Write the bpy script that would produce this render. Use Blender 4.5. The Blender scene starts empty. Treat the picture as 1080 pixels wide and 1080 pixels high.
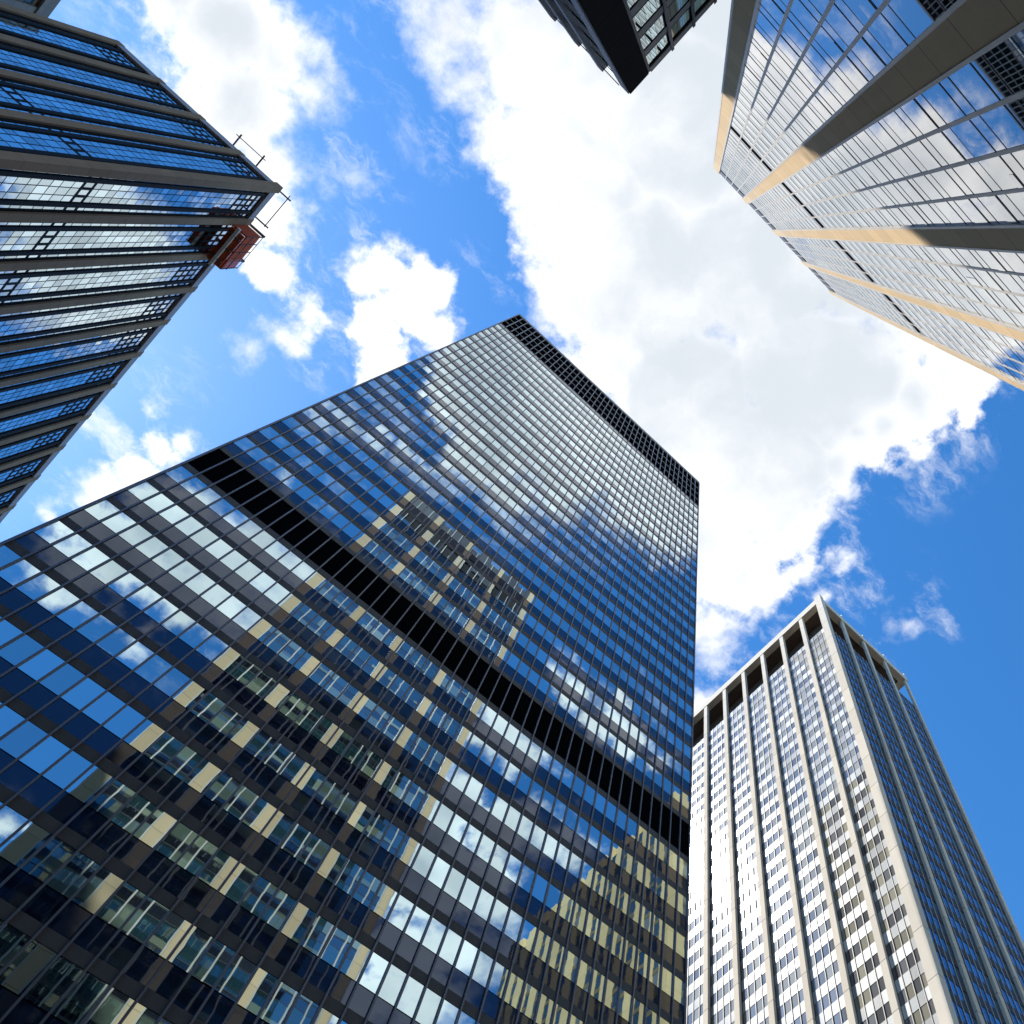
import bpy, math, random
from mathutils import Vector
random.seed(7)
S = 34.0            # metres per layout unit (distance from the camera to the middle tower)
EYE = 1.6           # camera height
GZ = -EYE / S       # the ground in layout units
col = bpy.context.scene.collection
scene = bpy.context.scene

# ------------------------------------------------------------------ camera data (solved from the vanishing points)
RIGHT = Vector((0.70164616, -0.70982048, -0.06202854))
DOWN = Vector((0.66629871, 0.68447974, -0.29586063))
FWD = Vector((0.25246521, 0.16625994, 0.95321506))
FPX, CX, CY = 952.813, 806.343, 540.037


def proj(p):
    d = p.dot(FWD)
    if d < 1e-3:
        return None
    return CX + FPX * p.dot(RIGHT) / d, CY + FPX * p.dot(DOWN) / d


# ------------------------------------------------------------------ materials
def mat(name):
    m = bpy.data.materials.new(name)
    m.use_nodes = True
    nt = m.node_tree
    return m, nt, nt.nodes['Principled BSDF']


def node(nt, t, **kw):
    n = nt.nodes.new(t)
    for k, v in kw.items():
        setattr(n, k, v)
    return n


def math_n(nt, op, a, b=None, c=None, clamp=False):
    n = nt.nodes.new('ShaderNodeMath')
    n.operation = op
    n.use_clamp = clamp
    for i, v in enumerate((a, b, c)):
        if v is None:
            continue
        if isinstance(v, (int, float)):
            n.inputs[i].default_value = v
        else:
            nt.links.new(v, n.inputs[i])
    return n.outputs[0]


def mix_col(nt, f, a, b):
    n = node(nt, 'ShaderNodeMix', data_type='RGBA')
    for key, v in ((0, f), (6, a), (7, b)):
        if isinstance(v, (int, float)):
            n.inputs[key].default_value = v
        elif isinstance(v, tuple):
            n.inputs[key].default_value = v if len(v) == 4 else (*v, 1)
        else:
            nt.links.new(v, n.inputs[key])
    return n.outputs[2]


def stone(name, c, var=0.12, joint=0.0, joff=0.0, rough=0.8, streak=0.25, axis=2, spec=.04):
    """cast stone / concrete / painted metal with weather streaks and (optional) horizontal panel joints"""
    m, nt, b = mat(name)
    tc = node(nt, 'ShaderNodeTexCoord')
    mp = node(nt, 'ShaderNodeMapping')
    mp.inputs['Scale'].default_value = (1, 1, 0.06)
    nt.links.new(tc.outputs['Object'], mp.inputs[0])
    n1 = node(nt, 'ShaderNodeTexNoise')
    n1.inputs['Scale'].default_value = 1.3
    n1.inputs['Detail'].default_value = 6
    nt.links.new(mp.outputs[0], n1.inputs['Vector'])
    n2 = node(nt, 'ShaderNodeTexNoise')
    n2.inputs['Scale'].default_value = 0.6
    n2.inputs['Detail'].default_value = 9
    n2.inputs['Roughness'].default_value = 0.65
    nt.links.new(tc.outputs['Object'], n2.inputs['Vector'])
    s = math_n(nt, 'MULTIPLY_ADD', n1.outputs[0], streak, 1 - streak / 2)
    s2 = math_n(nt, 'MULTIPLY_ADD', n2.outputs[0], var * 2, 1 - var)
    f = math_n(nt, 'MULTIPLY', s, s2)
    if joint > 0:
        sep = node(nt, 'ShaderNodeSeparateXYZ')
        nt.links.new(tc.outputs['Object'], sep.inputs[0])
        z = math_n(nt, 'ADD', sep.outputs[axis], joff)
        fr = math_n(nt, 'FRACT', math_n(nt, 'DIVIDE', z, joint))
        line = math_n(nt, 'LESS_THAN', fr, 0.018)
        f = math_n(nt, 'MULTIPLY', f, math_n(nt, 'MULTIPLY_ADD', line, -0.5, 1.0))
        # each slab of stone has a slightly different tone
        wn = node(nt, 'ShaderNodeTexWhiteNoise', noise_dimensions='1D')
        nt.links.new(math_n(nt, 'FLOOR', math_n(nt, 'DIVIDE', z, joint)), wn.inputs['W'])
        f = math_n(nt, 'MULTIPLY', f, math_n(nt, 'MULTIPLY_ADD', wn.outputs[0], 0.12, 0.94))
    mul = node(nt, 'ShaderNodeMix', data_type='RGBA', blend_type='MULTIPLY')
    mul.inputs[0].default_value = 1
    mul.inputs[6].default_value = (*c, 1)
    cmb = node(nt, 'ShaderNodeCombineColor')
    for i in range(3):
        nt.links.new(f, cmb.inputs[i])
    nt.links.new(cmb.outputs[0], mul.inputs[7])
    nt.links.new(mul.outputs[2], b.inputs['Base Color'])
    b.inputs['Roughness'].default_value = rough
    b.inputs['Specular IOR Level'].default_value = spec
    bp = node(nt, 'ShaderNodeBump')
    bp.inputs['Strength'].default_value = 0.25
    bp.inputs['Distance'].default_value = 0.02
    nt.links.new(n2.outputs[0], bp.inputs['Height'])
    nt.links.new(bp.outputs[0], b.inputs['Normal'])
    return m


def wavy(nt, b, scale, dist):
    """roller-wave distortion of real glass: slow unevenness of the surface normal"""
    tc = node(nt, 'ShaderNodeTexCoord')
    n = node(nt, 'ShaderNodeTexNoise')
    n.inputs['Scale'].default_value = scale
    n.inputs['Detail'].default_value = 1.5
    nt.links.new(tc.outputs['Object'], n.inputs['Vector'])
    bp = node(nt, 'ShaderNodeBump')
    bp.inputs['Strength'].default_value = 1.0
    bp.inputs['Distance'].default_value = dist
    nt.links.new(n.outputs[0], bp.inputs['Height'])
    nt.links.new(bp.outputs[0], b.inputs['Normal'])


def mirror_glass(name, tint, rough=0.012, scale=0.7, dist=0.004, var=0.16):
    m, nt, b = mat(name)
    at = node(nt, 'ShaderNodeAttribute', attribute_name='rnd')
    c = mix_col(nt, at.outputs['Fac'], tuple(x * (1 - var) for x in tint), tuple(min(1, x * (1 + var)) for x in tint))
    nt.links.new(c, b.inputs['Base Color'])
    b.inputs['Metallic'].default_value = 1
    b.inputs['Roughness'].default_value = rough
    wavy(nt, b, scale, dist)
    return m


def window_glass(name, dark, blind, share, ior=1.7, rough=0.03, scale=0.8, dist=0.003, stint=(1, 1, 1), coat=0):
    """clear glass over dim rooms; some windows have a pale blind behind the pane"""
    m, nt, b = mat(name)
    at = node(nt, 'ShaderNodeAttribute', attribute_name='rnd')
    f = math_n(nt, 'GREATER_THAN', at.outputs['Fac'], 1 - share)
    v = math_n(nt, 'FRACT', math_n(nt, 'MULTIPLY', at.outputs['Fac'], 37.0))
    d = mix_col(nt, v, tuple(x * .55 for x in dark), tuple(x * 1.5 for x in dark))
    bl = mix_col(nt, v, tuple(x * .6 for x in blind), blind)
    nt.links.new(mix_col(nt, f, d, bl), b.inputs['Base Color'])
    b.inputs['Roughness'].default_value = rough
    b.inputs['IOR'].default_value = ior
    b.inputs['Coat Weight'].default_value = coat
    b.inputs['Coat IOR'].default_value = 2.3
    b.inputs['Coat Roughness'].default_value = rough
    b.inputs['Specular Tint'].default_value = (*stint, 1)
    wavy(nt, b, scale, dist)
    return m


def metal(name, c, rough=0.45, metallic=0.3, spec=.5):
    m, nt, b = mat(name)
    b.inputs['Specular IOR Level'].default_value = spec
    b.inputs['Base Color'].default_value = (*c, 1)
    b.inputs['Roughness'].default_value = rough
    b.inputs['Metallic'].default_value = metallic
    tc = node(nt, 'ShaderNodeTexCoord')
    n = node(nt, 'ShaderNodeTexNoise')
    n.inputs['Scale'].default_value = 0.9
    n.inputs['Detail'].default_value = 6
    nt.links.new(tc.outputs['Object'], n.inputs['Vector'])
    nt.links.new(mix_col(nt, n.outputs[0], tuple(x * .72 for x in c), tuple(x * 1.28 for x in c)), b.inputs['Base Color'])
    return m


M = dict(
    a_glass=mirror_glass('reflective_blue_glass', (.49, .63, .67), dist=.0013),
    a_spandrel=window_glass('dark_spandrel_glass', (.008, .013, .032), (.014, .018, .032), .1, ior=1.72, rough=.02, dist=.002, stint=(.5, .68, 1)),
    a_band=stone('brown_grey_metal_band', (.125, .112, .105), rough=.5, streak=.15),
    a_mullion=metal('grey_blue_mullion', (.125, .128, .145), .4, .4),
    a_louver=metal('black_louver', (.004, .004, .005), .7, .0, 0),
    a_grid=metal('pale_bronze_grid', (.30, .27, .25), .5, .2),
    core=metal('dark_core', (.012, .012, .014), .8, .0, .1),
    roof=stone('roof_gravel', (.2, .19, .18)),
    c_glass=window_glass('clear_tower_glass', (.016, .040, .045), (.15, .19, .14), .22, ior=2.1, rough=.012, dist=.0015, coat=1),
    c_blind=window_glass('pale_green_blind_behind_glass', (.13, .17, .13), (.30, .34, .24), .4, ior=1.8, rough=.02, dist=.0015, coat=1),
    c_spandrel=window_glass('grey_spandrel_glass', (.012, .014, .018), (.03, .033, .04), .2, ior=1.8, rough=.02, dist=.0012, coat=1),
    c_pier=stone('beige_limestone', (.64, .48, .30), joint=3.78, joff=.6, streak=.12, var=.08),
    c_trim=metal('warm_pale_mullion', (.52, .48, .42), .45, .1),
    c_louver=metal('dark_grey_louver', (.03, .03, .032), .5, .1),
    c_joint=metal('thin_dark_transom', (.035, .035, .04), .5, .2),
    b_glass=mirror_glass('blue_tower_glass', (.42, .54, .60), rough=.015, dist=.002, var=.28),
    b_pier=stone('brown_grey_concrete', (.26, .17, .115), joint=4.05, joff=1, streak=.2),
    b_mullion=metal('black_mullion', (.008, .008, .009), .6, .0, .08),
    b_parapet=stone('grey_violet_parapet', (.30, .28, .31), rough=.5),
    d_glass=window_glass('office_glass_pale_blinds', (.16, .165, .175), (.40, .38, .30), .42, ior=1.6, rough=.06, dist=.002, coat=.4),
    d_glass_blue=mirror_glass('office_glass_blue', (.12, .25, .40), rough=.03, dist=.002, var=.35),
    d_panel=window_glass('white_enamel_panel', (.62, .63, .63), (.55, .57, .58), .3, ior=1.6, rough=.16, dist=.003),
    d_panel_shade=stone('shade_toned_panel', (.085, .085, .095), rough=.5),  # flank copy of the panel, shade of that side put into the grey
    d_pier=stone('pale_cream_concrete', (.70, .63, .53), joint=6.6, streak=.1, var=.08),
    d_mullion=metal('dark_thin_mullion', (.10, .095, .09), .5, .2),
    d_mullion_pale=metal('pale_thin_mullion', (.5, .48, .46), .5, .2),
    d_core=stone('brown_plant_room', (.13, .10, .085)),
    e_wall=stone('black_granite', (.034, .029, .029), joint=4.9, rough=.6, streak=.1, spec=.0),
    e_glass=mirror_glass('teal_office_glass', (.40, .58, .58), rough=.02, dist=.002, var=.4),
    e_band=stone('speckled_granite_band', (.26, .23, .215), var=.4, streak=.1, rough=.5),
    e_fin=metal('charcoal_fin', (.022, .024, .030), .5, .1, .2),
    f_stone=stone('tan_sandstone', (.64, .48, .25), joint=3.7, streak=.15),
    f_spandrel=stone('brown_spandrel', (.17, .14, .09)),
    f_glass=window_glass('dim_window_glass', (.03, .04, .045), (.2, .19, .14), .25),
    g_stone=stone('grey_brown_concrete', (.2, .18, .175), joint=3.8),
    red=stone('rust_red_boarding', (.40, .075, .035), var=.3, rough=.7),
    tarp=stone('faded_pink_tarpaulin', (.55, .16, .17), var=.3),
    steel=metal('galvanised_steel', (.75, .76, .8), .4, .2),
    rod=metal('rust_brown_steel', (.10, .075, .07), .6, .3),
    lamp=metal('white_lamp_housing', (.85, .85, .85), .4, .0),
    asphalt=stone('asphalt', (.05, .05, .052), streak=0),
    paving=stone('pavement_slabs', (.30, .29, .27), streak=0),
)


# ------------------------------------------------------------------ geometry helpers
def put(name, verts, faces, m, parent, base, rnd=None):
    me = bpy.data.meshes.new(name)
    bx, by, bz = base
    me.from_pydata([((x - bx) * S, (y - by) * S, (z - bz) * S) for x, y, z in verts], [], faces)
    if rnd:
        a = me.attributes.new('rnd', 'FLOAT', 'FACE')
        a.data.foreach_set('value', rnd)
    me.materials.append(m)
    me.update()
    o = bpy.data.objects.new(name, me)
    col.objects.link(o)
    if parent:
        o.parent = parent
    return o


BOXF = [(0, 3, 2, 1), (4, 5, 6, 7), (0, 1, 5, 4), (1, 2, 6, 5), (2, 3, 7, 6), (3, 0, 4, 7)]


class Face:
    """a facade plane: axis 'x' or 'y' is the normal's axis, p its position, n the outward sign"""
    def __init__(self, axis, p, n):
        self.axis, self.p, self.n = axis, p, n

    def pt(self, a, d, z):
        return (a, self.p + self.n * d, z) if self.axis == 'y' else (self.p + self.n * d, a, z)

    def box(self, a0, a1, z0, z1, d0, d1, tilt=0.0):
        """corners of a slab from a0..a1 along the facade, z0..z1 up, standing d0..d1 out of its plane"""
        ta, tz = (random.gauss(0, tilt) * (a1 - a0), random.gauss(0, tilt) * (z1 - z0)) if tilt else (0, 0)
        v = []
        for d, w in ((d0, 0), (d1, 1)):
            for a, z, sa, sz in ((a0, z0, -1, -1), (a1, z0, 1, -1), (a1, z1, 1, 1), (a0, z1, -1, 1)):
                v.append(self.pt(a, d + w * (sa * ta + sz * tz) * .5, z))
        flip = (self.axis == 'y') == (self.n > 0)
        return v, flip


def wbox(x0, x1, y0, y1, z0, z1):
    return [(x0, y0, z0), (x1, y0, z0), (x1, y1, z0), (x0, y1, z0), (x0, y0, z1), (x1, y0, z1), (x1, y1, z1), (x0, y1, z1)], False


def join(items):
    V, F, R = [], [], []
    for v, flip in items:
        o = len(V)
        V += v
        for f in BOXF:
            F.append(tuple(o + i for i in (reversed(f) if flip else f)))
        R += [random.random()] * 6 if True else []
    return V, F, R


def area_px(v):
    c = sum((Vector(p) for p in v[4:8]), Vector()) / 4
    q = proj(c)
    if not q or not (0 < q[0] < 1080 and 0 < q[1] < 1080):
        return 0.0
    P = [proj(Vector(p)) for p in v[4:8]]
    if any(p is None for p in P):
        return 0.0
    return abs(sum(P[i][0] * P[(i + 1) % 4][1] - P[(i + 1) % 4][0] * P[i][1] for i in range(4))) / 2


def emit(parent, base, name, items, m, hidden=None, most=100):
    """the 'most' boxes that show largest become parts of their own, the rest one part"""
    sc = []
    for i, it in enumerate(items):
        a = area_px(it[0])
        if hidden and hidden(it[0]):
            a = 0
        sc.append((a, i))
    if len(items) > most:
        sc.sort(reverse=True)
        own = {i for a, i in sc[:most]}
    else:
        own = set(range(len(items)))
    rest = []
    for i, it in enumerate(items):
        if i in own:
            V, F, Rn = join([it])
            put(name, V, F, m, parent, base, Rn)
        else:
            rest.append(it)
    if rest:
        V, F, Rn = join(rest)
        o = put(name, V, F, m, parent, base, Rn)
        o['kind'] = 'stuff'


def thing(name, label, cat, base, group=None):
    o = bpy.data.objects.new(name, None)
    o.empty_display_size = 2
    col.objects.link(o)
    o.location = (base[0] * S, base[1] * S, base[2] * S + EYE)
    o['label'] = label
    o['category'] = cat
    if group:
        o['group'] = group
    return o


def single(parent, base, name, items, m):
    V, F, Rn = join(items if isinstance(items, list) else [items])
    return put(name, V, F, m, parent, base, Rn)


def frange(a, b, step):
    out = []
    n = int(round((b - a) / step))
    return [a + step * i for i in range(n + 1)]


# ------------------------------------------------------------------ ground
def sheet(name, x0, x1, y0, y1, z, m):
    me = bpy.data.meshes.new(name)
    me.from_pydata([(x0, y0, z), (x1, y0, z), (x1, y1, z), (x0, y1, z)], [], [(0, 1, 2, 3)])
    me.materials.append(m)
    o = bpy.data.objects.new(name, me)
    col.objects.link(o)
    o['kind'] = 'structure'
    return o


sheet('ground', -3000, 3000, -3000, 3000, -0.13, M['asphalt'])
for nm, b in (('pavement', (-48, 45, 16, 34)), ('pavement', (-400, 400, -9, 4.5)), ('pavement', (60, 400, 16, 34)), ('pavement', (-400, -60, 30, 52))):
    me = bpy.data.meshes.new(nm)
    V, fl = wbox(b[0], b[1], b[2], b[3], -0.126, 0.0)
    me.from_pydata(V, [], BOXF)
    me.materials.append(M['paving'])
    o = bpy.data.objects.new(nm, me)
    col.objects.link(o)
    o['kind'] = 'structure'

# ------------------------------------------------------------------ the middle tower: reflective curtain wall
TILT = 0.0022
XA0, XA1, YA, ZA = -0.3995, 0.9185, 1.0, 4.95
baseA = ((XA0 + XA1) / 2, YA, GZ)
A = thing('glass_office_tower', 'tall dark blue mirrored glass tower in the middle with black plant floor bands', 'skyscraper', baseA)
fA = Face('y', YA, -1)
NA = 43
wA = (XA1 - XA0) / NA
single(A, baseA, 'core_wall', wbox(XA0 + .006, XA1 - .006, YA + .006, 2.11, GZ, 4.94), M['core'])
single(A, baseA, 'roof_coping', fA.box(XA0 - .001, XA1 + .001, 4.918, 4.95, -.02, .004), M['a_grid'])
single(A, baseA, 'corner_trim', fA.box(XA0 - .003, XA0, GZ, 4.918, -.02, .003), M['a_mullion'])
single(A, baseA, 'corner_trim', fA.box(XA1, XA1 + .003, GZ, 4.918, -.02, .003), M['a_mullion'])
panes, spans, bands = [], [], []


def floorA(ztop, pitch, hp=.0555, hs=.0385):
    bands.append(fA.box(XA0, XA1, ztop - pitch, ztop - hp - hs, -.004, .0009))
    for i in range(NA):
        a0, a1 = XA0 + i * wA, XA0 + (i + 1) * wA
        panes.append(fA.box(a0, a1, ztop - hp + .0008, ztop - .0008, -.003, .0005, TILT))
        spans.append(fA.box(a0, a1, ztop - hp - hs + .0008, ztop - hp - .0008, -.003, .0003, TILT))


z = 1.7112
while z > .2:
    floorA(z, .1125)
    z -= .1125
bands.append(fA.box(XA0, XA1, 1.7112, 1.731, -.004, .0009))
bands.append(fA.box(XA0, XA1, 1.849, 1.866, -.004, .0009))
pit = (4.4395 - 1.866) / 23
for k in range(23):
    zt = 1.866 + pit * k + .0942
    for i in range(NA):
        a0, a1 = XA0 + i * wA, XA0 + (i + 1) * wA
        panes.append(fA.box(a0, a1, zt - .0555 + .0008, zt - .0008, -.003, .0005, TILT))
        spans.append(fA.box(a0, a1, zt - .0942 + .0008, zt - .0555 - .0008, -.003, .0003, TILT))
    bands.append(fA.box(XA0, XA1, zt, 1.866 + pit * (k + 1), -.004, .0009))
for i in range(NA):
    spans.append(fA.box(XA0 + i * wA, XA0 + (i + 1) * wA, 4.4395, 4.484, -.003, .0003, TILT))
emit(A, baseA, 'window_pane', panes, M['a_glass'])
emit(A, baseA, 'spandrel_panel', spans, M['a_spandrel'])
emit(A, baseA, 'floor_band', bands, M['a_band'])
# black louvred plant floors
lv = [fA.box(XA0 + i * wA, XA0 + (i + 1) * wA, 1.731, 1.849, -.004, -.001) for i in range(NA)]
emit(A, baseA, 'louver_panel', lv, M['a_louver'])
rows = [4.484, 4.592, 4.70, 4.81, 4.918]
lv = [fA.box(XA0, XA1, rows[k] + .002, rows[k + 1] - .002, -.004, -.002) for k in range(4)]
emit(A, baseA, 'roof_louver', lv, M['a_louver'])
emit(A, baseA, 'louver_rail', [fA.box(XA0, XA1, r - .004, r + .004, -.004, .001) for r in rows[:4]], M['a_grid'])
emit(A, baseA, 'louver_post', [fA.box(XA0 + i * wA - .0022, XA0 + i * wA + .0022, 4.484, 4.918, .0012, .005) for i in range(NA + 1)], M['a_grid'])
mul = [fA.box(XA0 + i * wA - .0014, XA0 + i * wA + .0014, GZ, 4.484, .0, .0036) for i in range(NA + 1)]
emit(A, baseA, 'mullion', mul, M['a_mullion'])

# ------------------------------------------------------------------ upper right tower with beige stone piers
YC, ZC = -.272, 5.218
piers = [(-.200, -.1585), (.020, .061), (.2515, .294), (.484, .519), (.709, .7395)]
baseC = (.27, YC, GZ)
Ct = thing('stone_pier_tower', 'pale glass tower upper right with wide beige stone piers and a near corner in sun', 'skyscraper', baseC)
Ct['label'] = 'pale glass tower at upper right with wide beige stone piers half in shadow'
fC = Face('y', YC, 1)
YC = -.2665
fC = Face('y', YC, 1)
single(Ct, baseC, 'core_wall', wbox(-.199, .7385, -1.1, YC - .006, GZ, 5.20), M['core'])
emit(Ct, baseC, 'pier', [fC.box(a, b, GZ, ZC + .004, -.02, .0035) for a, b in piers], M['c_pier'])
trim = []
for a, b in piers:
    for e in (a, b):
        trim.append(fC.box(e - .0022, e + .0022, GZ, 4.95, -.004, .0042))
emit(Ct, baseC, 'pier_trim', trim, M['c_trim'])
panes, spans, mull, blinds = [], [], [], []
PC = .1113
rowsC = []
z = 1.3834 - PC * 12
while z < 4.93:
    rowsC.append(z)
    z += PC
bands_dark = [(2.852, 2.889), (4.965, 5.2)]
for (p0, p1), (q0, q1) in zip(piers[:-1], piers[1:]):
    e = [p1 + (q0 - p1) * k / 4 for k in range(5)]
    for k in range(4):
        for zt in rowsC:
            if zt - PC > 4.9:
                continue
            a0, a1 = e[k], e[k + 1]
            z0, z1 = zt - .0755 + .0012, min(zt - .0012, 4.963)
            if z1 - z0 > .01 and not (z0 < 2.87 < z1):
                panes.append(fC.box(a0, a1, z0, z1, -.003, .0004, .0026))
                if random.random() < .42 and z1 < 4.7:
                    u0 = a0 + .003 + (.5 * (a1 - a0) if random.random() < .25 else 0)
                    blinds.append(fC.box(u0, a1 - .003, z0 + .0015, z0 + (z1 - z0) * random.choice((.22, .3, .45, .55, .8)), .0006, .0011, .0012))
            z0, z1 = zt - PC + .0012, zt - .0755 - .0012
            spans.append(fC.box(a0, a1, z0, z1, -.003, .0002, .0018))
    for k in (1, 2, 3):
        mull.append(fC.box(e[k] - .0024, e[k] + .0024, GZ, 5.2, .0, .0013))
emit(Ct, baseC, 'window_pane', panes, M['c_glass'])
emit(Ct, baseC, 'window_blind', blinds, M['c_blind'], most=60)
emit(Ct, baseC, 'spandrel_panel', spans, M['c_spandrel'])
emit(Ct, baseC, 'mullion', mull, M['c_trim'])
tr = []
for zt in rowsC:
    for q in (zt, zt - .0755):
        if q < 4.95:
            tr.append(fC.box(-.158, .709, q - .0012, q + .0012, -.002, .0007))
emit(Ct, baseC, 'transom', tr, M['c_joint'])
bl = []
for (p0, p1), (q0, q1) in zip(piers[:-1], piers[1:]):
    for z0, z1 in bands_dark:
        bl.append(fC.box(p1, q0, z0, z1, -.004, -.0010 if z0 < 4 else -.002))
emit(Ct, baseC, 'louver_band', bl, M['c_louver'])
single(Ct, baseC, 'side_wall', wbox(-.2, -.1985, -1.1, YC - .0205, GZ, 5.19), M['c_pier'])

# ------------------------------------------------------------------ left tower: brown concrete piers, blue glass
XB, YB, ZB = -1.82, 1.51, 5.50
baseB = (XB - .5, YB + .5, GZ)
B = thing('concrete_pier_tower', 'dark tower at left with brown concrete piers and strips of blue glass', 'skyscraper', baseB)
fBx, fBy = Face('x', XB, 1), Face('y', YB, -1)
XBL = -2.815
YBE = YB + .258 * 12
PBX, PBY = .258, .2495
single(B, baseB, 'core_wall', wbox(XBL, XB - .0185, YB + .0185, YBE, GZ, 5.40), M['core'])
nY = 4
piersX = [(YB + PBX * k - .021, YB + PBX * k + .021) for k in range(1, 13)]
piersY = [(XB - PBY * k - .020, XB - PBY * k + .020) for k in range(1, nY + 1)]
it = [fBx.box(a, b, GZ, ZB - .022, -.018, .0042) for a, b in piersX] + [fBy.box(a, b, GZ, ZB - .022, -.018, .0042) for a, b in piersY]
it.append(wbox(XB - .036, XB + .006, YB - .006, YB + .036, GZ, ZB))
emit(B, baseB, 'pier', it, M['b_pier'])
panes, thin, heavy, trans, frames = [], [], [], [], []


def bayB(f, a, w, sgn):
    """one bay from the pier centre a to the next, w wide"""
    def seg(t0, t1):
        p, q = a + sgn * t0, a + sgn * t1
        return (min(p, q), max(p, q))
    s = w / .258
    cells = [(.034, .055), (.074, .110), (.110, .150), (.150, .186), (.205, .226)]
    cells = [(c0 * s, c1 * s) for c0, c1 in cells]
    for c0, c1 in cells:
        a0, a1 = seg(c0, c1)
        z = 5.40
        while z > .3:
            for h in (.066, .053):
                panes.append(f.box(a0, a1, z - h + .0012, z - .0012, -.012, -.009, .0022))
                z -= h
    for t0, t1 in ((.054, .0755), (.1845, .206)):
        a0, a1 = seg(t0 * s, t1 * s)
        heavy.append(f.box(a0, a1, GZ, 5.41, -.018, -.0035))
    for t0, t1 in ((.019, .034), (.226, .241)):
        a0, a1 = seg(t0 * s, t1 * s)
        heavy.append(f.box(a0, a1, GZ, 5.41, -.018, -.006))
    for t in (.110, .150):
        a0, a1 = seg((t - .0016) * s, (t + .0016) * s)
        thin.append(f.box(a0, a1, GZ, 5.40, -.012, -.0082))
    # heavier frames round the plant floors
    for zt in (5.335, 5.269, 5.216, 5.15, 3.978, 3.912):
        a0, a1 = seg(.034 * s, .226 * s)
        frames.append(f.box(a0, a1, zt - .0075, zt + .0075, -.012, -.0080))
    for zt0, zt1 in ((5.142, 5.343), (3.904, 3.986)):
        for t in (.110, .150):
            a0, a1 = seg((t - .0065) * s, (t + .0065) * s)
            frames.append(f.box(a0, a1, zt0, zt1, -.012, -.0078))


for k in range(12):
    bayB(fBx, YB + PBX * k, PBX, 1)
for k in range(nY):
    bayB(fBy, XB - PBY * k, PBY, -1)
z = 5.40
while z > .3:
    for h in (.066, .053):
        trans.append(fBx.box(YB + .03, YBE, z - .0011, z + .0011, -.013, -.0084))
        trans.append(fBy.box(XBL, XB - .03, z - .0011, z + .0011, -.013, -.0084))
        z -= h
hidB = lambda v: (v[0][0] > XB - .1 and v[0][1] > 4.4)
emit(B, baseB, 'window_pane', panes, M['b_glass'], hidB)
emit(B, baseB, 'heavy_mullion', heavy, M['b_mullion'], hidB)
emit(B, baseB, 'thin_mullion', thin, M['b_mullion'], hidB)
emit(B, baseB, 'transom', trans, M['b_mullion'])
emit(B, baseB, 'plant_floor_frame', frames, M['b_mullion'], hidB)
single(B, baseB, 'parapet', [fBx.box(YB + .037, YBE, 5.405, 5.47, -.018, .003), fBy.box(XBL, XB - .037, 5.405, 5.47, -.018, .003)], M['b_parapet'])

# rust red hoarding hung under the roof edge
hb = (XB + .05, 1.94, 5.3)
H = thing('hanging_platform', 'rust red boarded platform hung below the roof edge of the left tower', 'platform', hb)
single(H, hb, 'floor_deck', wbox(XB + .012, XB + .090, 1.790, 2.012, 5.262, 5.275), M['red'])
single(H, hb, 'front_board', wbox(XB + .0902, XB + .098, 1.780, 2.022, 5.276, 5.43), M['red'])
single(H, hb, 'end_board', wbox(XB + .012, XB + .090, 1.780, 1.789, 5.276, 5.43), M['red'])
single(H, hb, 'end_board', wbox(XB + .012, XB + .090, 2.013, 2.022, 5.276, 5.43), M['red'])
single(H, hb, 'steel_beam', wbox(XB + .044, XB + .060, 1.768, 2.032, 5.245, 5.2615), M['steel'])
for y in (1.82, 1.90, 1.98):
    single(H, hb, 'cross_bracket', wbox(XB + .014, XB + .086, y - .004, y + .004, 5.25, 5.2612), M['rod'])
for y in (1.785, 1.84, 1.90, 1.96, 2.017):
    single(H, hb, 'guard_post', wbox(XB + .0985, XB + .1015, y - .002, y + .002, 5.27, 5.455), M['rod'])
for z_ in (5.33, 5.448):
    single(H, hb, 'guard_rail', wbox(XB + .102, XB + .1045, 1.780, 2.022, z_, z_ + .004), M['rod'])
single(H, hb, 'tarpaulin', wbox(XB + .0985, XB + .1, 1.95, 2.012, 5.285, 5.42), M['tarp'])
for y in (1.80, 1.99):
    single(H, hb, 'hoist_arm', wbox(XB - .05, XB + .085, y - .006, y + .006, 5.52, 5.532), M['rod'])
    single(H, hb, 'cable', wbox(XB + .080, XB + .083, y - .0015, y + .0015, 5.43, 5.52), M['rod'])


def outrigger(label, posts, rail):
    p0 = posts[0]
    t = thing('roof_outrigger', label, 'roof rail', p0[:3], 'outrigger rails on the left tower roof')
    for it in posts:
        single(t, p0[:3], 'arm', wbox(*it[3:]), M['rod'])
    for it in rail:
        single(t, p0[:3], 'rail', wbox(*it), M['rod'])
    return t


e = .0035
outrigger('thin steel outrigger rail at the near roof corner above the red platform',
          [(XB, 1.55, 5.48, XB - .06, XB + .075, 1.53, 1.53 + 2 * e, 5.50, 5.50 + 2 * e),
           (XB, 1.55, 5.48, XB - .06, XB + .075, 1.735, 1.735 + 2 * e, 5.50, 5.50 + 2 * e)],
          [(XB + .052, XB + .056, 1.515, 1.75, 5.508, 5.512)])
outrigger('thin steel outrigger rail on the upper roof edge facing the avenue',
          [(-2.0, YB, 5.48, -1.99, -1.99 + 2 * e, YB - .07, YB + .06, 5.50, 5.50 + 2 * e),
           (-2.0, YB, 5.48, -2.14, -2.14 + 2 * e, YB - .07, YB + .06, 5.50, 5.50 + 2 * e)],
          [(-2.16, -1.97, YB - .052, YB - .048, 5.508, 5.512)])

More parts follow.
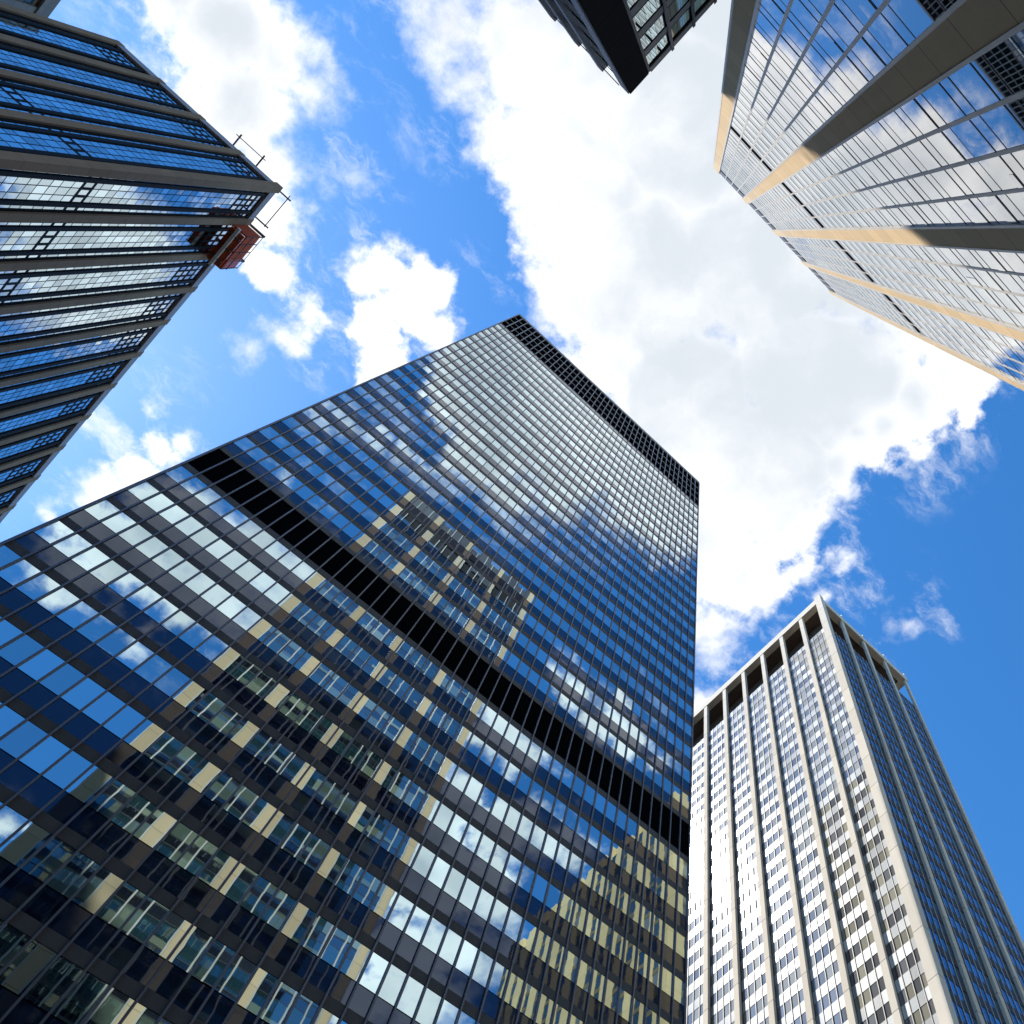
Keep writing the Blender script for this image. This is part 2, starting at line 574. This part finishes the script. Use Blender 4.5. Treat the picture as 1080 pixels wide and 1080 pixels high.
# ------------------------------------------------------------------ lower right tower: sunlit white facade, dark blue flank
XD, YD, ZD = 1.92, 1.0, 4.99
XDE, NB, PD = 2.72, 8, .161
YDE = 1.021 + PD * NB + .02
baseD = (2.3, 1.6, GZ)
D = thing('white_panel_tower', 'tower at lower right with white panels, cream piers and open roof frame', 'skyscraper', baseD)
fDx, fDy = Face('x', XD, -1), Face('y', YD, -1)
single(D, baseD, 'core_wall', wbox(XD + .033, XDE - .033, YD + .033, YDE, GZ, 4.625), M['core'])
single(D, baseD, 'plant_room', wbox(XD + .12, XDE - .16, YD + .12, YDE, 4.63, 4.925), M['d_core'])
single(D, baseD, 'roof_beam', [wbox(XD + .010, XD + .05, YD + .052, YDE, 4.928, 4.988), wbox(XD + .010, XDE - .002, YD + .010, YD + .0515, 4.928, 4.988), wbox(XDE - .05, XDE - .002, YD + .052, YDE, 4.928, 4.988)], M['d_pier'])
single(D, baseD, 'roof_slab', wbox(XD + .051, XDE - .051, YD + .0525, YDE, 4.932, 4.975), M['d_core'])
cen = [1.021 + PD * k for k in range(NB + 1)]
pX = [fDx.box(c - .013, c + .013, GZ, ZD + .004, -.03, -.012) for c in cen[1:]]
PDY = (XDE - .02 - (XD + .018)) / 4
cY = [XD + .018 + PDY * k for k in range(5)]
pX += [fDy.box(c - .012, c + .012, GZ, ZD + .004, -.03, -.016) for c in cY[1:]]
pX.append(wbox(XD + .004, XD + .036, YD + .004, YD + .046, GZ, ZD + .006))
hidD = lambda v: v[0][1] > 2.12
emit(D, baseD, 'pier', pX, M['d_pier'], hidD)
panes, panels, mulls = [], [], []
pf = .0970
zr = []
z = 4.625
while z > .2:
    zr.append(z)
    z -= pf
for c0, c1 in zip(cen[:-1], cen[1:]):
    a0, a1 = (c0 + .0133 if c0 > 1.03 else YD + .0465), c1 - .0133
    w = (a1 - a0) / 4
    for k in range(4):
        for zt in zr:
            panels.append(fDx.box(a0 + k * w, a0 + (k + 1) * w, zt - .046, zt, -.032, -.0272, .0018))
            panes.append(fDx.box(a0 + k * w, a0 + (k + 1) * w, zt - pf, zt - .0462, -.032, -.0285, .0022))
    for k in range(0, 5):
        mulls.append(fDx.box(a0 + k * w - .0013, a0 + k * w + .0013, GZ, 4.626, -.0275, -.0250))
emit(D, baseD, 'window_pane', panes, M['d_glass'], hidD)
emit(D, baseD, 'white_panel', panels, M['d_panel'], hidD)
emit(D, baseD, 'mullion', mulls, M['d_mullion'], hidD)
panes, panels, mulls = [], [], []
for c0, c1 in zip(cY[:-1], cY[1:]):
    a0, a1 = (c0 + .0123 if c0 > XD + .02 else XD + .0365), c1 - .0123
    w = (a1 - a0) / 5
    for k in range(5):
        for zt in zr:
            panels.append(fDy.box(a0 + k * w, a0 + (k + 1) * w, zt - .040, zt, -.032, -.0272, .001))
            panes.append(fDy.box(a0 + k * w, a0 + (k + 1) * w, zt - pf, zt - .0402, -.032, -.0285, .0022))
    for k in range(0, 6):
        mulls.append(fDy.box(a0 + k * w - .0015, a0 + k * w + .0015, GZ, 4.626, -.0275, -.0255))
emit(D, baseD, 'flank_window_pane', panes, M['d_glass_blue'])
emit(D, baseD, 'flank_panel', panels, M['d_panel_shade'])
emit(D, baseD, 'flank_mullion', mulls, M['d_mullion_pale'])
for c in cY[1:]:
    single(D, baseD, 'roof_light', wbox(c - .006, c + .006, YD + .006, YD + .022, ZD + .0045, ZD + .014), M['lamp'])

# ------------------------------------------------------------------ top edge: nearer dark granite block
ZE = 1.80
XE, YE = -.147 * ZE, -.041 * ZE
k_ = ZE / 6.5
baseE = (XE, YE, GZ)
E_ = thing('granite_office_block', 'dark granite block at top edge with teal windows and charcoal fins', 'office block', baseE)
fEx, fEy = Face('x', XE, 1), Face('y', YE, 1)
XEL, YEB = XE - 1.2, YE - 1.1
single(E_, baseE, 'core_wall', wbox(XEL, XE - .004, YEB, YE - .004, GZ, ZE - .006), M['core'])
aP = YE - .175 * k_
single(E_, baseE, 'blank_wall', fEx.box(aP, YE, GZ, ZE, -.004, .003), M['e_wall'])
single(E_, baseE, 'window_jamb', fEx.box(aP - .005, aP - .0002, GZ, ZE - .012, -.004, .0035), M['a_band'])
rows = []
zt = 6.361 * k_
pe = .507 * k_
panes, bands, mul = [], [], []
bands.append(fEx.box(YEB, aP - .0055, 6.375 * k_, 6.53 * k_, -.004, .003))
mw = .198 * k_
na = int((aP - .0055 - YEB) / (mw / 5))
while zt > .15:
    for i in range(na):
        a1 = aP - .0055 - i * mw / 5
        panes.append(fEx.box(a1 - mw / 5 + .0006, a1, zt - .345 * k_, zt, -.0035, .0, .0012))
    bands.append(fEx.box(YEB, aP - .0055, zt - pe + .004 * k_, zt - .35 * k_, -.004, .0006))
    for q in (zt + .004 * k_, zt - .3475 * k_):
        mul.append(fEx.box(YEB, aP - .0055, q - .008 * k_, q + .008 * k_, -.0035, .0009))
    zt -= pe
emit(E_, baseE, 'window_pane', panes, M['e_glass'])
emit(E_, baseE, 'granite_band', bands, M['e_band'])
emit(E_, baseE, 'window_rail', mul, M['b_mullion'])
stubs = []
for i in range(0, 14):
    a = aP - .006 - i * mw
    stubs.append(fEx.box(a - .003, a + .003, GZ, 6.56 * k_, .0031, .0048))
emit(E_, baseE, 'vertical_rib', stubs[1:], M['e_fin'])
# the avenue side: deep charcoal fins over narrow glass
fins, pane2 = [], []
fins.append(fEy.box(XE - .020, XE - .0005, GZ, 6.52 * k_, -.004, .0024))
for i in range(1, 16):
    a = XE - .010 - i * .205 * k_
    fins.append(fEy.box(a - .006, a + .006, GZ, 6.58 * k_, -.004, .0085))
    zt = 6.36 * k_
    while zt > .15:
        pane2.append(fEy.box(a + .0065, a + .205 * k_ - .0065, zt - .35 * k_, zt, -.0035, .0, .003))
        zt -= pe
emit(E_, baseE, 'fin', fins, M['e_fin'])
emit(E_, baseE, 'avenue_window_pane', pane2, M['e_glass'])
single(E_, baseE, 'roof_rail', wbox(XEL, XE - .022, YE + .003, YE + .0045, 6.50 * k_, 6.52 * k_), M['e_fin'])

# ------------------------------------------------------------------ tan tower beyond the pier tower, seen mirrored in the middle tower
XF, YF, ZF = 2.09, -.40, 4.66
baseF = (2.4, -.9, GZ)
Ft = thing('sandstone_tower', 'tan stone tower seen only mirrored at the lower right of the middle tower glass', 'skyscraper', baseF)
fFx, fFy = Face('x', XF, -1), Face('y', YF, 1)
single(Ft, baseF, 'stone_wall', wbox(XF + .02, XF + .9, -1.9, YF - .02, GZ, ZF - .01), M['f_stone'])
pil, win, sp = [], [], []
for f, a_start, step, n in ((fFx, YF, -.105, 14), (fFy, XF + .0205, .105, 8)):
    for i in range(n):
        a = a_start + step * i
        lo, hi = min(a, a + step * .56), max(a, a + step * .56)
        pil.append(f.box(lo, hi, GZ, ZF, -.02, .0))
        lo, hi = min(a + step * .56, a + step), max(a + step * .56, a + step)
        zt = ZF - .1
        while zt > .4:
            win.append(f.box(lo, hi, zt - .085, zt, -.02, -.005))
            sp.append(f.box(lo, hi, zt - .112, zt - .0852, -.02, -.004))
            zt -= .1122
emit(Ft, baseF, 'pilaster', pil, M['f_stone'])
emit(Ft, baseF, 'window_pane', win, M['f_glass'], most=40)
emit(Ft, baseF, 'spandrel', sp, M['f_spandrel'], most=40)

# ------------------------------------------------------------------ far top left tower
XG, ZG = -.577 * 6.6, 6.6
baseG = (XG - .5, 2.0, GZ)
G = thing('distant_concrete_tower', 'grey concrete tower in the far top left corner behind the left tower', 'skyscraper', baseG)
fG = Face('x', XG, 1)
single(G, baseG, 'core_wall', wbox(XG - 1.1, XG - .02, .9, 3.3, GZ, ZG - .01), M['g_stone'])
pil, win = [], []
a = .9
while a < 3.28:
    pil.append(fG.box(a, a + .05, GZ, ZG, -.022, .0))
    zt = ZG - .12
    while zt > 3.0:
        win.append(fG.box(a + .05, a + .12, zt - .075, zt, -.02, -.017, .002))
        zt -= .115
    a += .12
emit(G, baseG, 'pilaster', pil, M['g_stone'])
emit(G, baseG, 'window_pane', win, M['f_glass'])
single(G, baseG, 'parapet', fG.box(.9, 3.3, ZG - .10, ZG + .01, .0005, .012), M['g_stone'])

# ------------------------------------------------------------------ camera
cam = bpy.data.cameras.new('camera')
co = bpy.data.objects.new('camera', cam)
col.objects.link(co)
from mathutils import Matrix
U = -DOWN
K = -FWD
co.matrix_world = Matrix(((RIGHT.x, U.x, K.x, 0), (RIGHT.y, U.y, K.y, 0), (RIGHT.z, U.z, K.z, EYE), (0, 0, 0, 1)))
cam.sensor_width = 36
cam.sensor_fit = 'HORIZONTAL'
cam.lens = FPX / 1080 * 36
cam.shift_x = -(CX - 540) / 1080
cam.shift_y = (CY - 540) / 1080
cam.clip_start = .1
cam.clip_end = 8000
scene.camera = co

# ------------------------------------------------------------------ sun
SUN = Vector((-0.4161, 0.4559, 0.7868)).normalized()
sl = bpy.data.lights.new('sun', 'SUN')
sl.energy = 5.0
sl.angle = math.radians(.53)
sl.color = (1, .95, .87)
so = bpy.data.objects.new('sun', sl)
col.objects.link(so)
so.rotation_euler = (-SUN).to_track_quat('-Z', 'Y').to_euler()
so.location = (0, 0, 300)

# ------------------------------------------------------------------ sky: Nishita plus cumulus laid out in the plane of the cloud layer
w = bpy.data.worlds.new('World')
scene.world = w
w.use_nodes = True
nt = w.node_tree
bg = nt.nodes['Background']
sky = node(nt, 'ShaderNodeTexSky', sky_type='NISHITA')
sky.sun_disc = False
sky.sun_elevation = math.asin(SUN.z)
sky.sun_rotation = math.atan2(SUN.x, SUN.y)
sky.altitude = 50
sky.air_density = 1.0
sky.dust_density = 0.15
sky.ozone_density = 2.5
STR = .1
# clouds: (x/z, y/z, radius) of the puffs as seen from the street
CL = [(-0.31, 0.038, 0.05), (-0.265, 0.064, 0.043), (-0.204, 0.071, 0.051), (-0.148, 0.091, 0.052), (-0.097, 0.12, 0.053),
      (-0.047, 0.151, 0.052), (0.023, 0.175, 0.057), (0.011, 0.208, 0.048), (0.233, 0.238, 0.062), (0.181, 0.256, 0.05),
      (0.12, 0.206, 0.065), (0.071, 0.208, 0.042), (0.435, 0.463, 0.102), (0.62, 0.608, 0.127), (-0.242, -0.002, 0.08),
      (-0.178, -0.069, 0.089), (-0.127, 0.043, 0.094), (-0.09, -0.059, 0.111), (-0.001, 0.078, 0.12), (0.109, 0.141, 0.111),
      (0.064, -0.015, 0.12), (0.188, 0.033, 0.117), (0.22, 0.139, 0.11), (0.21, -0.019, 0.095), (0.287, -0.035, 0.054),
      (0.296, -0.086, 0.045), (0.269, 0.252, 0.081), (0.317, 0.324, 0.045), (0.284, 0.172, 0.059), (0.274, 0.086, 0.05),
      (0.269, 0.036, 0.046), (0.288, 0.01, 0.046), (0.295, 0.137, 0.041), (0.31, 0.245, 0.042), (0.345, 0.349, 0.029),
      (0.114, -0.108, 0.119), (-0.013, -0.227, 0.138), (0.15, -0.212, 0.118), (-0.129, -0.18, 0.106), (-0.511, 0.194, 0.059),
      (-0.454, 0.193, 0.065), (-0.408, 0.181, 0.052), (-0.37, 0.181, 0.037), (-0.408, 0.242, 0.062), (-0.351, 0.259, 0.038),
      (-0.326, 0.311, 0.037), (-0.293, 0.344, 0.027), (-0.243, 0.356, 0.025), (-0.242, 0.389, 0.02), (-0.254, 0.425, 0.02),
      (-0.271, 0.429, 0.012), (-0.287, 0.217, 0.015), (-0.297, 0.238, 0.009), (-0.38, 0.327, 0.046), (-0.203, 0.267, 0.032),
      (-0.165, 0.267, 0.039), (-0.176, 0.316, 0.031), (-0.133, 0.273, 0.026), (-0.148, 0.335, 0.029), (-0.236, 0.271, 0.012),
      (-0.315, 0.6, 0.017), (-0.324, 0.616, 0.011), (-0.278, 0.66, 0.027), (-0.255, 0.623, 0.029), (-0.254, 0.581, 0.021),
      (-0.246, 0.559, 0.012), (-0.286, 0.692, 0.017), (-0.302, 0.735, 0.016), (-0.292, 0.552, 0.008), (0.35, 0.19, 0.023),
      (0.333, 0.22, 0.019), (0.37, 0.154, 0.016), (0.398, 0.207, 0.014), (0.497, 0.16, 0.021), (0.441, 0.15, 0.01),
      (0.346, -0.063, 0.013), (0.35, 0.007, 0.011), (0.001, -0.278, 0.089), (-0.056, -0.305, 0.047), (-0.0, -0.34, 0.053),
      (0.074, -0.297, 0.067), (0.105, -0.252, 0.054), (0.127, -0.214, 0.035), (-0.086, -0.305, 0.025), (0.003, -0.217, 0.083),
      (-0.074, -0.222, 0.045), (0.09, -0.19, 0.064), (-0.014, -0.376, 0.034), (0.047, -0.363, 0.037), (0.1, -0.327, 0.031),
      (0.129, -0.282, 0.024), (-0.134, -0.418, 0.018), (-0.103, -0.417, 0.02), (-0.071, -0.416, 0.02), (-0.042, -0.416, 0.016),
      (-0.161, -0.424, 0.011), (-0.013, -0.414, 0.011), (-0.149, -0.523, 0.013), (-0.241, -0.716, 0.049), (-0.211, -0.671, 0.056),
      (-0.176, -0.642, 0.051), (-0.123, -0.646, 0.063), (-0.149, -0.707, 0.052), (-0.199, -0.725, 0.046), (-0.103, -0.603, 0.055),
      (-0.098, -0.567, 0.035), (-0.061, -0.652, 0.053), (-0.076, -0.702, 0.042), (-0.05, -0.596, 0.03), (-0.243, -0.763, 0.024),
      (-0.245, -0.783, 0.018), (-0.184, -0.786, 0.015), (-0.141, -0.791, 0.014), (-0.269, -0.764, 0.028), (-0.223, -0.762, 0.029),
      (-0.169, -0.66, 0.063), (-0.092, -0.636, 0.056), (-0.218, -0.714, 0.046), (-0.096, -0.702, 0.045), (0.225, -0.605, 0.039),
      (0.276, -0.603, 0.029), (0.198, -0.626, 0.033), (0.209, -0.675, 0.031), (0.27, -0.491, 0.017), (0.317, -0.5, 0.026),
      (0.361, -0.505, 0.023), (0.399, -0.503, 0.014), (0.236, -0.496, 0.012), (0.261, -0.72, 0.05), (0.322, -0.701, 0.051),
      (0.38, -0.686, 0.042), (0.426, -0.674, 0.027), (0.27, -0.768, 0.044), (0.298, -0.84, 0.061), (0.343, -0.8, 0.055),
      (0.399, -0.82, 0.037), (0.401, -0.89, 0.067), (0.356, -0.931, 0.064), (0.377, -1.017, 0.065), (0.458, -0.86, 0.045),
      (0.434, -0.988, 0.066), (-0.12, -1.105, 0.014), (-0.101, -1.105, 0.007)]
tc = node(nt, 'ShaderNodeTexCoord')
sep = node(nt, 'ShaderNodeSeparateXYZ')
nt.links.new(tc.outputs['Generated'], sep.inputs[0])
zc = math_n(nt, 'MAXIMUM', sep.outputs[2], 0.02)
px = math_n(nt, 'DIVIDE', sep.outputs[0], zc)
py = math_n(nt, 'DIVIDE', sep.outputs[1], zc)
P = node(nt, 'ShaderNodeCombineXYZ')
nt.links.new(px, P.inputs[0])
nt.links.new(py, P.inputs[1])


def fbm(vec, scale, detail, rough, w_=0.0):
    n = node(nt, 'ShaderNodeTexNoise', noise_dimensions='4D')
    n.inputs['W'].default_value = w_
    n.inputs['Scale'].default_value = scale
    n.inputs['Detail'].default_value = detail
    n.inputs['Roughness'].default_value = rough
    nt.links.new(vec, n.inputs['Vector'])
    return n


wn = fbm(P.outputs[0], 13, 5, .6, 3.1)
off = node(nt, 'ShaderNodeVectorMath', operation='SUBTRACT')
nt.links.new(wn.outputs['Color'], off.inputs[0])
off.inputs[1].default_value = (.5, .5, .5)
sc_ = node(nt, 'ShaderNodeVectorMath', operation='SCALE')
nt.links.new(off.outputs[0], sc_.inputs[0])
sc_.inputs['Scale'].default_value = .06
wp = node(nt, 'ShaderNodeVectorMath', operation='ADD')
nt.links.new(P.outputs[0], wp.inputs[0])
nt.links.new(sc_.outputs[0], wp.inputs[1])
flat = node(nt, 'ShaderNodeVectorMath', operation='MULTIPLY')
nt.links.new(wp.outputs[0], flat.inputs[0])
flat.inputs[1].default_value = (1, 1, 0)
acc = None
for x, y, r in CL:
    d = node(nt, 'ShaderNodeVectorMath', operation='DISTANCE')
    nt.links.new(flat.outputs[0], d.inputs[0])
    d.inputs[1].default_value = (x, y, 0)
    s = math_n(nt, 'SUBTRACT', r, d.outputs['Value'])
    if acc is None:
        acc = s
    else:
        acc = math_n(nt, 'MAXIMUM', acc, s)
n1 = fbm(P.outputs[0], 22, 9, .62, .4)
edge = math_n(nt, 'MULTIPLY_ADD', n1.outputs[0], .115, -.0575)
dens = math_n(nt, 'ADD', acc, edge)
# crisp in some places, torn and feathery in others
n3 = fbm(P.outputs[0], 5.0, 3, .5, 6.2)
soft = node(nt, 'ShaderNodeMapRange', interpolation_type='SMOOTHSTEP')
nt.links.new(n3.outputs[0], soft.inputs['Value'])
soft.inputs['From Min'].default_value = .40
soft.inputs['From Max'].default_value = .62
soft.inputs['To Min'].default_value = .014
soft.inputs['To Max'].default_value = .055
mr = node(nt, 'ShaderNodeMapRange', interpolation_type='SMOOTHSTEP')
nt.links.new(dens, mr.inputs['Value'])
mr.inputs['From Min'].default_value = -.010
nt.links.new(soft.outputs[0], mr.inputs['From Max'])
# thin torn wisps drifting off the rims
st = node(nt, 'ShaderNodeMapping')
st.inputs['Rotation'].default_value = (0, 0, .6)
st.inputs['Scale'].default_value = (1.0, 2.1, 1)
nt.links.new(wp.outputs[0], st.inputs[0])
n4 = fbm(st.outputs[0], 11, 8, .66, 9.3)
ws = node(nt, 'ShaderNodeMapRange', interpolation_type='SMOOTHSTEP')
nt.links.new(n4.outputs[0], ws.inputs['Value'])
ws.inputs['From Min'].default_value = .50
ws.inputs['From Max'].default_value = .74
near = node(nt, 'ShaderNodeMapRange', interpolation_type='SMOOTHSTEP')
nt.links.new(acc, near.inputs['Value'])
near.inputs['From Min'].default_value = -.075
near.inputs['From Max'].default_value = .0
veil = math_n(nt, 'MULTIPLY', math_n(nt, 'MULTIPLY', ws.outputs[0], near.outputs[0]), .6)
mask = math_n(nt, 'MAXIMUM', mr.outputs[0], veil)
# cloud tone: sunlit white billows, pale grey shaded folds and bases
n2 = fbm(wp.outputs[0], 3.4, 9, .56, 1.7)
thick = node(nt, 'ShaderNodeMapRange', interpolation_type='SMOOTHSTEP')
nt.links.new(acc, thick.inputs['Value'])
thick.inputs['From Min'].default_value = .0
thick.inputs['From Max'].default_value = .055
nb = node(nt, 'ShaderNodeMapRange', interpolation_type='SMOOTHSTEP')
nt.links.new(n2.outputs[0], nb.inputs['Value'])
nb.inputs['From Min'].default_value = .34
nb.inputs['From Max'].default_value = .60
g = math_n(nt, 'MULTIPLY', thick.outputs[0], nb.outputs[0])
ccol = mix_col(nt, g, (.86 / STR, .86 / STR, .86 / STR), (.51 / STR, .55 / STR, .595 / STR))
hs = node(nt, 'ShaderNodeHueSaturation')
hs.inputs['Saturation'].default_value = 1.28
nt.links.new(sky.outputs[0], hs.inputs['Color'])
tint = node(nt, 'ShaderNodeMix', data_type='RGBA', blend_type='MULTIPLY')
tint.inputs[0].default_value = 1
nt.links.new(hs.outputs[0], tint.inputs[6])
tint.inputs[7].default_value = (1.36, 1.66, 1.76, 1)
final = mix_col(nt, mask, tint.outputs[2], ccol)
nt.links.new(final, bg.inputs['Color'])
bg.inputs['Strength'].default_value = STR
w.cycles.sampling_method = 'MANUAL'
w.cycles.sample_map_resolution = 512

# ------------------------------------------------------------------ render settings
scene.view_settings.view_transform = 'Standard'
scene.view_settings.look = 'None'
scene.view_settings.exposure = 0.6
scene.view_settings.gamma = 1
scene.cycles.max_bounces = 8
scene.cycles.glossy_bounces = 5
scene.cycles.caustics_reflective = False
scene.cycles.caustics_refractive = False
scene.cycles.use_denoising = True
